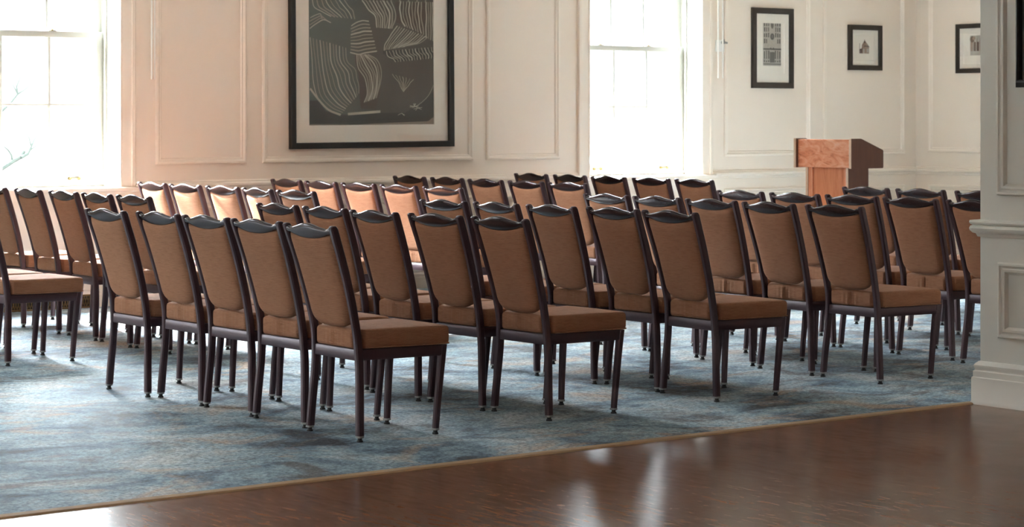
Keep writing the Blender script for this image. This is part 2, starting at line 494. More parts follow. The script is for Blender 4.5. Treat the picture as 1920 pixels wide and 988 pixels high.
# ------------------------------------------------------------------ windows
def window(n, loc, rotz, detail=True):
    w = empty('window_%d' % n, loc, rotz); w['kind'] = 'structure'
    W = WIN_W; zb, zt = WIN_B, WIN_T
    # casing round the opening
    b = bmesh.new()
    cp = [(0, 0), (0, .024), (.008, .030), (.030, .030), (.034, .022), (.040, .020), (.108, .018), (.114, .024), (.124, .024), (.128, .016), (.128, 0)]
    for s, x in ((1, -.128), (-1, W + .128)):
        prism(b, [(x + s * i, -h) for i, h in cp], 'z', zb - .03, zt + .02)
    prism(b, [(-h, zt + .128 - i) for i, h in cp], 'x', -.14, W + .14)
    obj('casing', b, M_trim, w, smooth=30)
    b = bmesh.new()
    prism(b, [(.20, zb - .002), (.20, zb + .012), (-.045, zb + .012), (-.052, zb + .004), (-.052, zb - .016), (-.045, zb - .024), (0, zb - .024), (0, zb - .002)], 'x', -.15, W + .15)
    box(b, (-.12, -.018, zb - .075), (W + .12, 0, zb - .024))
    obj('stool', b, M_trim, w, smooth=30)
    # jamb lining
    b = bmesh.new()
    t = .006
    box(b, (0, 0, zb), (t, .34, zt)); box(b, (W - t, 0, zb), (W, .34, zt)); box(b, (0, 0, zt - t), (W, .34, zt)); box(b, (0, .20, zb - .01), (W, .34, zb + .03))
    for x in (t, W - t - .018):
        box(b, (x, .168, zb), (x + .018, .186, zt))
    obj('jamb', b, M_white, w, smooth=0)
    mid = 1.973
    def sash(name, z0, z1, y, bot, top):
        b = bmesh.new(); a = .012; s = .062
        box(b, (a, y, z0), (a + s, y + .038, z1), .003); box(b, (W - a - s, y, z0), (W - a, y + .038, z1), .003)
        box(b, (a + s, y, z0), (W - a - s, y + .038, z0 + bot), .003); box(b, (a + s, y, z1 - top), (W - a - s, y + .038, z1), .003)
        xi, xo = a + s, W - a - s; p = (xo - xi) / 3
        zi, zo = z0 + bot, z1 - top
        for k in (1, 2):
            prism(b, [(xi + p * k - .013, y + .007), (xi + p * k - .007, y + .001), (xi + p * k + .007, y + .001), (xi + p * k + .013, y + .007), (xi + p * k + .013, y + .03), (xi + p * k - .013, y + .03)], 'z', zi, zo)
        zc = (zi + zo) / 2
        prism(b, [(y + .007, zc - .012), (y + .002, zc - .006), (y + .002, zc + .006), (y + .007, zc + .012), (y + .03, zc + .012), (y + .03, zc - .012)], 'x', xi, xo)
        o = obj(name, b, M_white, w, smooth=30)
        b = bmesh.new()
        box(b, (xi - .003, y + .018, zi - .003), (xo + .003, y + .022, zo + .003))
        obj('pane', b, M_glass, o, smooth=0)
        return o
    ls = sash('lower_sash', .897, mid + .022, .20, .080, .046)
    sash('upper_sash', mid - .022, zt - .006, .245, .046, .07)
    if detail:
        for x in (.255, W - .255):
            b = bmesh.new()
            for s in (-1, 1):
                cyl(b, (x + s * .037, .20, .928), (x + s * .037, .180, .928), .012, .009); cyl(b, (x + s * .037, .181, .928), (x + s * .037, .176, .928), .010, .006)
            cyl(b, (x - .036, .182, .928), (x + .036, .182, .928), .0042)
            obj('sash_lift', b, M_brass, ls)
        for x in (.30, W - .42):
            b = bmesh.new()
            box(b, (x - .03, .203, mid + .022), (x + .03, .232, mid + .027), .001)
            cyl(b, (x, .216, mid + .027), (x, .216, mid + .040), .012, .009)
            box(b, (x - .005, .190, mid + .032), (x + .035, .224, mid + .039), .002)
            obj('sash_lock', b, M_brass, ls)
    # the daylight portal of the opening
    L = bpy.data.lights.new('window_portal', 'AREA'); L.shape = 'RECTANGLE'; L.size = W - .02; L.size_y = zt - zb - .02
    L.cycles.is_portal = True
    lo = bpy.data.objects.new('window_portal', L); COL.objects.link(lo); lo.parent = w
    lo.location = (W / 2, .335, (zb + zt) / 2); lo.rotation_euler = (-PI / 2, 0, 0)
    return w
k = 1
for x in WINX:
    window(k, (x, YW, 0), 0); k += 1
for y in LEFT_FILL_WY:
    window(k, (XL, y, 0), PI / 2, False); k += 1
for x in REAR_FILL_WX:
    window(k, (x + WIN_W, YF, 0), PI, False); k += 1

# outside: pale ground and a bare tree beyond the left window
bm = bmesh.new(); box(bm, (-60, YW + .34, -.5), (70, 80, -.4))
obj('ground', bm, M_pave, kind='structure', smooth=0)
def tube(bm, pts, r0, r1, n=7):
    rings = []
    pts = [Vector(p) for p in pts]
    for i, p in enumerate(pts):
        d = (pts[min(i + 1, len(pts) - 1)] - pts[max(i - 1, 0)]).normalized()
        a = d.cross(Vector((0.3, 1, .1))).normalized(); b2 = d.cross(a)
        r = r0 + (r1 - r0) * i / (len(pts) - 1)
        rings.append([p + (a * math.cos(2 * PI * j / n) + b2 * math.sin(2 * PI * j / n)) * r for j in range(n)])
    sweep(bm, rings)
t = empty('bare_tree', (7.83, 19.0, -.4)); tag(t, 'bare grey tree outside, seen through the left window', 'tree')
tx, ty, tz = 6.05, 19.0, -.33
def rel(*ps):
    return [(x - tx, y - ty, z - tz) for x, y, z in ps]
bm = bmesh.new(); tube(bm, rel((6.05, 19.0, -.4), (6.08, 19.0, .4), (6.14, 19, .75), (6.3, 19, .95)), .09, .045); obj('trunk', bm, M_bark, t)
BR = [
 ([(6.25, 19, .90), (6.72, 19, .965), (6.83, 19, 1.03), (6.92, 19.02, 1.07), (6.96, 19.02, 1.13)], .03, .018),
 ([(6.83, 19, 1.03), (6.825, 19, 1.09), (6.79, 19, 1.14), (6.73, 18.98, 1.18)], .014, .005),
 ([(6.92, 19, 1.07), (6.985, 19, 1.10), (7.02, 19, 1.17), (7.06, 19.02, 1.235), (7.10, 19.02, 1.28)], .018, .005),
 ([(7.0, 19, 1.13), (7.06, 19, 1.17), (7.10, 19, 1.185)], .008, .004),
 ([(7.02, 19, 1.17), (7.0, 19, 1.25), (6.97, 19, 1.29)], .008, .004),
 ([(6.3, 19, .95), (6.6, 19.1, 1.35), (6.86, 19.1, 1.58), (6.93, 19.1, 1.66), (7.0, 19.1, 1.70), (7.13, 19.1, 1.80)], .022, .004),
 ([(6.93, 19.1, 1.66), (6.92, 19.1, 1.73), (6.95, 19.1, 1.80), (6.98, 19.1, 1.86)], .012, .004),
 ([(6.6, 19.1, 1.35), (6.75, 19.1, 1.45), (6.80, 19.1, 1.54)], .014, .006),
 ([(6.93, 19.1, 1.66), (6.88, 19.1, 1.75), (6.885, 19.1, 1.82)], .008, .003),
]
for pts, r0, r1 in BR:
    bm = bmesh.new(); tube(bm, rel(*pts), r0, r1); obj('branch', bm, M_bark, t)

# bronze floor register in the baseboard below the left window
bm = bmesh.new(); x0, x1 = 5.9, 7.12
r = empty('baseboard_vent', ((x0 + x1) / 2, YW - .021, 0.006)); tag(r, 'bronze baseboard vent grille below the left window', 'vent')
hw = (x1 - x0) / 2
mitre_frame(bm, -hw, 0, hw, .095, [(0, 0), (0, .014), (.003, .018), (.011, .018), (.013, .012), (.013, 0)]); obj('frame', bm, M_bronze, r, smooth=30)
bm = bmesh.new(); box(bm, (-hw + .012, -.004, .012), (hw - .012, 0, .083)); obj('backing', bm, M_rubber, r, smooth=0)
bm = bmesh.new()
nx = 60
for i in range(nx):
    xa = -hw + .014 + (2 * hw - .028) * i / nx; st = (2 * hw - .028) / nx
    for a, c in (((xa, .013), (xa + st, .082)), ((xa, .082), (xa + st, .013))):
        d = .0022
        prism(bm, [(a[0] - d, a[1]), (a[0] + d, a[1]), (c[0] + d, c[1]), (c[0] - d, c[1])], 'y', -.012, -.004)
obj('lattice', bm, M_bronze, r, smooth=0)

# ------------------------------------------------------------------ banquet chairs
XO = [(0, 0.0), (.12, .005), (.29, .0135), (.39, .011), (.46, .004), (.58, -.022), (.74, -.068), (.905, -.124)]   # post centre, forward offset
YO = [(0, .2175), (.12, .208), (.29, .193), (.39, .186), (.46, .184), (.58, .188), (.74, .196), (.905, .2045)]  # post outer half-width
PTX, PTY = .034, .028
def oct_ring(cx, cy, z, tx, ty, c=.006, tilt=0.0):
    hx, hy = tx / 2, ty / 2
    pts = [(-hx + c, -hy), (hx - c, -hy), (hx, -hy + c), (hx, hy - c), (hx - c, hy), (-hx + c, hy), (-hx, hy - c), (-hx, -hy + c)]
    return [(cx + a, cy + b, z + tilt * a) for a, b in pts]
def build_chair():
    root = empty('banquet_chair')
    # rear legs running up into the back posts
    for s in (1, -1):
        b = bmesh.new(); rings = []
        N = 26; z0 = .026
        for i in range(N + 1):
            z = z0 + (.895 - z0) * i / N
            sl = (interp(XO, z + .01) - interp(XO, z - .01)) / .02
            rings.append(oct_ring(interp(XO, z), s * (interp(YO, z) - PTY / 2), z, PTX, PTY, .006, -sl * .6))
        # rounded top
        for dz, k in ((.008, .93), (.014, .72), (.017, .35)):
            z = .895 + dz
            rings.append(oct_ring(interp(XO, .9) - .002, s * (interp(YO, .9) - PTY / 2), z, PTX * k, PTY * (.6 + .4 * k), .004))
        sweep(b, rings)
        leg = obj('leg', b, M_frame, root, smooth=40)
        glide(leg, interp(XO, 0), s * (.2175 - PTY / 2))
    # front legs
    for s in (1, -1):
        b = bmesh.new()
        rings = []
        for i in range(9):
            k = i / 8; z = .026 + (.386 - .026) * k
            w = .027 + .006 * k
            rings.append(oct_ring(.392 + .022 * k + .006 * k * k, s * (.192 + .014 * k), z, w, w * .95, .006))
        sweep(b, rings)
        leg = obj('leg', b, M_frame, root, smooth=40)
        glide(leg, .391, s * .1915)
    # seat frame
    b = bmesh.new()
    def bar(p, q, w, z0, z1):
        p = Vector((p[0], p[1], 0)); q = Vector((q[0], q[1], 0)); d = (q - p).normalized(); nrm = Vector((-d.y, d.x, 0)) * w / 2
        c = .004
        rings = []
        for e in (p, q):
            rings.append([e + nrm * a + Vector((0, 0, zz)) for a, zz in ((-1, z0 + c), (-1 + .3, z0), (1 - .3, z0), (1, z0 + c), (1, z1 - c), (1 - .3, z1), (-1 + .3, z1), (-1, z1 - c))])
        sweep(b, rings)
    bar((.012, -.172), (.012, .172), .022, .338, .386)
    bar((.424, -.20), (.424, .20), .022, .338, .386)
    for s in (1, -1):
        bar((.014, s * .174), (.424, s * .209), .022, .340, .386)
    obj('seat_frame', b, M_frame, root, smooth=40)
    # seat cushion
    def sw(p):
        x, y, z = p
        w = interp([(-.02, .150), (.026, .150), (.046, .184), (.15, .196), (.30, .210), (.46, .219)], x) / .2
        ny = y / .2
        t = max(0, (z - .43) / .04)
        z += .010 * t * max(0, 1 - ny * ny) * max(0, 1 - ((x - .2) / .27) ** 2)
        if x < .012:      # gathered rear face with a centre seam
            k = max(0, min(1, (.468 - z) / .02)) * max(0, min(1, (z - .386) / .01))
            x += k * (.007 * math.exp(-(y / .006) ** 2) + .0022 * math.sin(y * 150) * math.exp(-(y / .10) ** 2) + .0012 * math.sin(y * 330 + 1))
        else:
            w += .012 * math.sin(PI * min(1, max(0, (z - .386) / .082)))
        return Vector((x, y * w, z))
    b = bmesh.new()
    xs = lines(-.004, .450, 14, .017)
    xs = sorted(set(xs + [.02, .026, .03, .034, .038, .042, .046, .052]))
    rbox(b, xs, lines(-.2, .2, 44, .017), lines(.387, .468, 5, .017), .017, sw)
    st = obj('seat', b, M_fabric, root, smooth=60)
    # welt along the lower edge
    b = bmesh.new()
    loop = [(.05, .187), (.15, .1975), (.30, .2115), (.42, .2205), (.445, .215), (.452, .20)]
    pts = [(x, -y, .392) for x, y in loop] + [(x, y, .392) for x, y in reversed(loop)]
    tube(b, pts, .0035, .0035, 6)
    obj('piping', b, M_fabric, st)
    # back cushion
    b = bmesh.new()
    NU, NV = 28, 40
    def se(u, p, q):
        return max(0.0, 1 - abs(u) ** p) ** q
    def bp(u, v, side):
        zb = .474 + .040 * abs(u) ** 5
        zt = .860 + .013 * u * u
        z = zb + (zt - zb) * v
        hw = interp(YO, z) - PTY - .0015
        y = u * hw * (1 - .07 * max(0, 1 - v / .10) ** 2)
        vv = 2 * v - 1
        t = se(u, 7, .5) * se(vv, 14, .5)
        x = interp(XO, z) + side * (.006 + (.020 if side < 0 else .026)) * t
        if side < 0:
            x -= .006 * (1 - u * u) * (1 - vv * vv)
        return (x, y, z)
    def spread(i, n):
        s = 2 * i / n - 1
        return math.sin(s * PI / 2) * .55 + s * .45
    F = {}
    for side in (-1, 1):
        for i in range(NU + 1):
            for j in range(NV + 1):
                rim = i in (0, NU) or j in (0, NV)
                if rim and side == 1:
                    F[side, i, j] = F[-1, i, j]; continue
                F[side, i, j] = b.verts.new(bp(spread(i, NU), (spread(j, NV) + 1) / 2, side))
        for i in range(NU):
            for j in range(NV):
                b.faces.new((F[side, i, j], F[side, i + 1, j], F[side, i + 1, j + 1], F[side, i, j + 1]))
    obj('backrest', b, M_fabric, root, smooth=70)
    # carved top rail: humped above, bowed below, round ferrules at both ends
    b = bmesh.new(); rings = []
    NY = 40; hw = .2045 - PTY + .004
    for i in range(NY + 1):
        u = 2 * i / NY - 1; y = u * hw
        a = abs(u)
        hump = .5 + .5 * math.cos(PI * min(1, a / .78))
        zt = .898 + .020 * hump - .004 * max(0, 1 - abs(a - .8) / .15)
        zb = .873 - .024 * max(0, 1 - (a / .86) ** 2.2)
        th = .0135 + .0035 * hump
        if a > .86:
            zt, zb, th = .9005, .871, .0145
        cx = interp(XO, .88) - .004 - .006 * (1 - u * u)
        cz, hz = (zt + zb) / 2, (zt - zb) / 2
        r = []
        for k2 in range(18):
            ph = 2 * PI * k2 / 18
            cc, ss = math.cos(ph), math.sin(ph)
            dx = th * math.copysign(abs(cc) ** .7, cc); dz = hz * math.copysign(abs(ss) ** .8, ss)
            r.append((cx + dx - .34 * dz, y, cz + dz))
        rings.append(r)
    sweep(b, rings)
    obj('top_rail', b, M_rail, root, smooth=50)
    return root
def glide(leg, x, y):
    b = bmesh.new()
    cyl(b, (x, y, .0265), (x, y, .0185), .0178, .0182, 16)
    obj('foot_glide', b, M_glide, leg)
    b = bmesh.new()
    cyl(b, (x, y, .0185), (x, y, .008), .0095, .0095, 16); cyl(b, (x, y, .008), (x, y, .001), .0125, .0140, 16)
    obj('foot_pad', b, M_rubber, leg)

CH = {'F0.3': (5.073, 12.450, 0.000), 'F0.4': (5.073, 11.954, 0.000), 'F0.5': (5.076, 11.460, -0.001), 'F1.1': (6.094, 13.475, -0.002), 'F1.2': (6.091, 12.926, -0.051), 'F1.3': (6.085, 12.405, -0.045), 'F1.4': (6.072, 11.927, -0.047), 'F1.5': (6.072, 11.459, -0.006), 'F2.1': (7.373, 13.689, -0.020), 'F2.2': (7.345, 13.171, 0.015), 'F2.3': (7.343, 12.660, 0.009), 'F2.4': (7.310, 12.147, -0.073), 'F2.5': (7.282, 11.645, 0.045), 'F3.1': (8.516, 13.781, -0.007), 'F3.2': (8.467, 13.229, -0.007), 'F3.3': (8.444, 12.713, 0.017), 'F3.4': (8.417, 12.181, 0.027), 'F3.5': (8.427, 11.687, 0.044), 'F4.1': (9.737, 13.971, 0.023), 'F4.2': (9.738, 13.470, 0.007), 'F4.3': (9.678, 12.904, 0.013), 'F4.4': (9.679, 12.416, -0.014), 'F4.5': (9.639, 11.894, 0.027), 'F5.1': (10.951, 14.007, 0.030), 'F5.2': (10.951, 13.501, -0.019), 'F5.3': (10.908, 12.973, -0.005), 'F5.4': (10.892, 12.459, 0.020), 'F5.5': (10.903, 11.988, 0.003), 'N1.1': (5.056, 9.800, 0.007), 'N1.2': (5.103, 9.345, 0.003), 'N1.3': (5.102, 8.885, 0.017), 'N1.4': (5.098, 8.423, 0.021), 'N1.5': (5.068, 7.928, -0.018), 'N2.1': (6.099, 9.899, -0.023), 'N2.2': (6.074, 9.396, -0.018), 'N2.3': (6.023, 8.873, -0.015), 'N2.4': (6.053, 8.406, 0.025), 'N2.5': (6.095, 7.955, 0.010), 'N3.1': (7.098, 9.808, 0.030), 'N3.2': (7.121, 9.349, -0.041), 'N3.3': (7.129, 8.888, -0.015), 'N3.4': (7.168, 8.438, -0.020), 'N3.5': (7.152, 7.988, -0.029), 'N4.1': (8.384, 9.957, -0.008), 'N4.2': (8.376, 9.496, -0.006), 'N4.3': (8.328, 8.986, 0.005), 'N4.4': (8.274, 8.470, -0.032), 'N4.5': (8.283, 7.996, 0.002), 'N5.1': (9.436, 9.934, 0.007), 'N5.2': (9.410, 9.433, 0.010), 'N5.3': (9.426, 8.980, 0.018), 'N5.4': (9.411, 8.507, -0.006), 'N5.5': (9.353, 7.983, -0.048), 'N6.1': (10.566, 9.951, -0.013), 'N6.2': (10.562, 9.476, -0.005), 'N6.3': (10.542, 8.965, 0.002)}
ORD = ['rearmost', 'second', 'third', 'fourth', 'fifth', 'frontmost']
SEAT = {'F': {1: 'beside the window wall', 2: 'second from the window wall', 3: 'middle', 4: 'second from the centre aisle', 5: 'on the centre aisle'},
        'N': {1: 'on the centre aisle', 2: 'second from the centre aisle', 3: 'middle', 4: 'second from the wood floor', 5: 'nearest the wood floor'}}
def chair_label(key):
    blk = key[0]; r = int(key[1]); c = int(key[3])
    row = ORD[r] if blk == 'F' else ORD[r - 1]
    side = 'window-side' if blk == 'F' else 'near'
    pos = SEAT[blk][c]
    if pos == 'middle':
        return 'brown upholstered chair, middle seat of the %s row, %s block' % (row, side)
    return 'brown upholstered chair %s, %s row of %s block' % (pos, row, side)
proto = build_chair()
def tree_copy(o, parent=None):
    c = o.copy(); COL.objects.link(c)
    if parent: c.parent = parent
    for ch in list(o.children):
        tree_copy(ch, c)
    return c
for i, key in enumerate(sorted(CH)):
    x, y, a = CH[key]
    o = proto if i == 0 else tree_copy(proto)
    o.location = (x, y, .006); o.rotation_euler = (0, 0, a)
    tag(o, chair_label(key), 'chair', 'chairs in the window-side block' if key[0] == 'F' else 'chairs in the near block')

# ------------------------------------------------------------------ lectern
LX, LY0, LY1 = 11.81, 11.40, 12.00
t = empty('lectern', (LX, (LY0 + LY1) / 2, .006)); tag(t, 'cherry wood lectern with slanted top, standing before the chairs', 'lectern')
h = (LY1 - LY0) / 2
side = [(0, .985), (.335, .985), (.342, .992), (.342, 1.115), (.336, 1.122), (.105, 1.207), (0, 1.207)]
for s in (1, -1):
    b = bmesh.new(); prism(b, side, 'y', s * h, s * (h - .022)); p = obj('side_panel', b, M_lectshade, t, smooth=0)
    b = bmesh.new(); box(b, (-.003, min(s * h, s * (h - .022)), .985), (0, max(s * h, s * (h - .022)), 1.207)); obj('edge_band', b, M_edgeband, p, smooth=0)
b = bmesh.new(); box(b, (.022, -h + .022, .99), (.045, h - .022, 1.198), .003); obj('front_panel', b, M_burl, t, smooth=30)
b = bmesh.new(); prism(b, [(.045, 1.185), (.045, 1.200), (.105, 1.200), (.330, 1.118), (.330, 1.102), (.105, 1.185)], 'y', -h + .022, h - .022); obj('reading_desk', b, M_lect, t, smooth=0)
b = bmesh.new(); box(b, (.03, -h + .022, .988), (.335, h - .022, 1.004)); obj('shelf', b, M_lect, t, smooth=0)
for s in (1, -1):
    b = bmesh.new(); box(b, (.05, s * .21 - .011, .08), (.265, s * .21 + .011, .988)); p = obj('column_side', b, M_lectshade, t, smooth=0)
    b = bmesh.new(); box(b, (.047, s * .21 - .011, .08), (.050, s * .21 + .011, .988)); obj('edge_band', b, M_edgeband, p, smooth=0)
    b = bmesh.new(); box(b, (.052, min(s * .199, s * .155), .08), (.075, max(s * .199, s * .155), .988), .003); obj('stile', b, M_lect, t, smooth=30)
b = bmesh.new(); box(b, (.066, -.199, .08), (.082, .199, .988)); obj('column_panel', b, M_lect, t, smooth=0)
b = bmesh.new(); box(b, (.0, -.27, 0), (.33, .27, .055), .006); box(b, (.03, -.235, .055), (.29, .235, .08), .006); obj('base', b, M_lectshade, t, smooth=30)

# ------------------------------------------------------------------ pictures
def picture(name, label, W, Hh, fw, mw, place, fm, deep=.03, art=None, cat='picture', roll=0.0):
    """local: x across, z up, room side -Y; place=(loc, rotz) of the lower-left corner"""
    t = empty(name, place[0], place[1]); tag(t, label, cat)
    t.rotation_euler = (0, roll, place[1])
    b = bmesh.new()
    mitre_frame(b, 0, 0, W, Hh, [(0, 0), (0, deep - .004), (.004, deep), (fw - .006, deep), (fw, deep - .008), (fw, .006), (fw - .01, 0)])
    obj('frame', b, fm, t, smooth=20)
    mt, mb, ml = mw
    b = bmesh.new()
    mitre_frame(b, fw - .004, fw - .004, W - fw + .004, Hh - fw + .004, [(0, .004), (0, .012), (ml - .003, .012), (ml, .009), (ml, .004)])
    # bottom and top mat margins may be deeper than the sides
    if mb > ml: box(b, (fw, -.0119, fw), (W - fw, -.005, fw + mb))
    if mt > ml: box(b, (fw, -.0119, Hh - fw - mt), (W - fw, -.005, Hh - fw))
    obj('mat', b, M_mat, t, smooth=20)
    ax0, az0, ax1, az1 = fw + ml - .004, fw + max(mb, ml) - .004, W - fw - ml + .004, Hh - fw - max(mt, ml) + .004
    art(t, ax0, az0, ax1, az1)
    b = bmesh.new(); box(b, (fw - .003, -.0165, fw - .003), (W - fw + .003, -.0145, Hh - fw + .003)); obj('glazing', b, M_glazing, t, smooth=0)
    return t

def flat(bm, poly, y, mi):
    f = bm.faces.new([bm.verts.new((x, y, z)) for x, z in poly]); f.material_index = mi
    if f.calc_area() > 0 and True:
        f.normal_update()
        if f.normal.y > 0: f.normal_flip()

def ink(name, c):
    m = mat(name, c, .8); g = NT(m)
    g.set(g.b, 'Base Color', g.mix(g.noise(g.coord(), 70, 4, .7), c, (c[0] * 1.7 + .02, c[1] * 1.7 + .02, c[2] * 1.7 + .02, 1)))
    return m
I_paper = mat('print_paper', (.62, .55, .47, 1), .85)
I_dark = ink('print_ink', (.045, .042, .04, 1)); I_mid = ink('print_halftone', (.085, .078, .072, 1)); I_sep = ink('sepia_halftone', (.25, .17, .13, 1)); I_sepd = ink('sepia_ink', (.10, .062, .048, 1)); I_pale = ink('pale_halftone', (.33, .30, .265, 1))

def flatmesh(name, t, shapes, mats):
    b = bmesh.new()
    for k, (poly, mi) in enumerate(shapes):
        f = b.faces.new([b.verts.new((x, -.006 - .00004 * k, z)) for x, z in poly]); f.material_index = mi
    me = bpy.data.meshes.new(name); b.normal_update()
    for f in b.faces:
        if f.normal.y > 0: f.normal_flip()
    b.to_mesh(me); b.free()
    for m in mats: me.materials.append(m)
    o = bpy.data.objects.new(name, me); COL.objects.link(o); o.parent = t
    return o
def rect(x0, z0, x1, z1): return [(x0, z0), (x1, z0), (x1, z1), (x0, z1)]
def ell(cx, cz, rx, rz, n=16): return [(cx + rx * math.cos(2 * PI * i / n), cz + rz * math.sin(2 * PI * i / n)) for i in range(n)]

def art_facade(t, x0, z0, x1, z1):
    """tall black-and-white print of a carved portal, symmetric about the middle"""
    cx = (x0 + x1) / 2; w = .112; zb = z0 + .07; zt = zb + .455
    S = [(rect(x0, z0, x1, z1), 0), (rect(cx - w, zb, cx + w, zt), 4)]
    def sym(xa, za, xb, zc, mi):
        S.append((rect(cx + xa, za, cx + xb, zc), mi)); S.append((rect(cx - xb, za, cx - xa, zc), mi))
    rnd = random.Random(3)
    z = zb + .03
    for row, hh in enumerate((.03, .085, .025, .03, .055, .05, .05, .055, .045)):
        for col in range(4):
            xa = .005 + col * .026
            if row in (1, 4, 5, 6) and col == 0: continue
            if rnd.random() < .85:
                sym(xa + .003 + rnd.random() * .004, z + .003, xa + .022 - rnd.random() * .004, z + hh - .004 - rnd.random() * .01, rnd.choice((1, 1, 2)))
        z += hh
    S += [(rect(cx - w, zb + .012, cx + w, zb + .02), 2), (rect(cx - w, zb + .145, cx + w, zb + .158), 1), (rect(cx - w, zt - .03, cx + w, zt - .016), 1)]
    S += [(ell(cx, zb + .265, .026, .03), 1), (ell(cx, zb + .37, .018, .034), 2), (ell(cx, zb + .265, .012, .014), 2)]
    S += [(rect(cx - .03, zb + .03, cx + .03, zb + .125), 2), (rect(cx - .05, zb + .165, cx + .05, zb + .215), 4)]
    flatmesh('print', t, S, [M_mat, I_dark, I_mid, I_sep, I_pale])
def art_house(t, x0, z0, x1, z1):
    cx = (x0 + x1) / 2; zb = z0 + .065
    S = [(rect(x0, z0, x1, z1), 0), (rect(cx - .088, zb - .012, cx + .088, zb + .155), 4),
         ([(cx - .045, zb), (cx + .06, zb), (cx + .06, zb + .07), (cx + .045, zb + .085), (cx, zb + .125), (cx - .035, zb + .08)], 2),
         ([(cx - .07, zb), (cx - .03, zb), (cx - .03, zb + .05), (cx - .07, zb + .04)], 1), (rect(cx - .068, zb + .03, cx - .062, zb + .095), 1),
         ([(cx - .01, zb + .065), (cx + .07, zb + .06), (cx + .05, zb + .075), (cx, zb + .075)], 1), (rect(cx - .02, zb, cx + .0, zb + .045), 3),
         ([(cx - .012, zb + .10), (cx + .012, zb + .10), (cx, zb + .135)], 1), (rect(cx + .03, zb + .01, cx + .055, zb + .045), 3)]
    flatmesh('print', t, S, [M_mat, I_sepd, I_sep, I_pale, M_mat])
def art_trees(t, x0, z0, x1, z1):
    S = [(rect(x0, z0, x1, z1), 0), (rect(x0 + .075, z0 + .075, x1 - .075, z0 + .26), 4), (rect(x0 + .075, z0 + .075, x1 - .075, z0 + .115), 3)]
    xx = x0 + .08
    k = 0
    while xx < x1 - .11:
        S.append((rect(xx, z0 + .115, xx + .028, z0 + .20), 1 if k % 3 else 2)); S.append((rect(xx + .003, z0 + .20, xx + .007, z0 + .235), 1)); xx += .037; k += 1
    S += [(ell(x0 + .10, z0 + .225, .026, .03), 1), (ell(x0 + .12, z0 + .235, .018, .018), 2), (ell(x1 - .11, z0 + .22, .03, .03), 1)]
    flatmesh('print', t, S, [M_mat, I_sepd, I_sep, I_pale, I_pale])

def artwork_ground():
    m = mat('abstract_ground', (.08, .07, .06, 1), .5); g = NT(m)
    tc = g.n('ShaderNodeTexCoord'); sp = g.n('ShaderNodeSeparateXYZ'); g.t.links.new(tc.outputs['Object'], sp.inputs[0])
    x, y, z = sp.outputs
    n = g.noise(tc.outputs['Object'], 3.2, 4, .6, .4)
    lr = g.math('ADD', x, g.math('MULTIPLY', n, .4))
    c = g.ramp(lr, [(.62, (.085, .115, .108, 1)), (.90, (.062, .066, .058, 1)), (1.0, (.060, .050, .043, 1))])  # greenish left end partly paints in the reflection on the glass
    c = g.mix(g.math('MULTIPLY', g.noise(g.coord((3, 3, 12)), 6, 4, .6), .5), c, (.07, .065, .06, 1))
    g.set(g.b, 'Base Color', c)
    return m
M_ag = artwork_ground()
A_line = mat('abstract_ridge', (.30, .275, .23, 1), .5); A_linel = mat('abstract_ridge_pale', (.48, .44, .37, 1), .5)
A_dark = mat('abstract_black', (.015, .017, .018, 1), .5); A_brown = mat('abstract_brown', (.055, .036, .028, 1), .5); A_tan = mat('abstract_tan', (.27, .22, .18, 1), .6); A_taupe = mat('abstract_taupe', (.065, .054, .047, 1), .5)
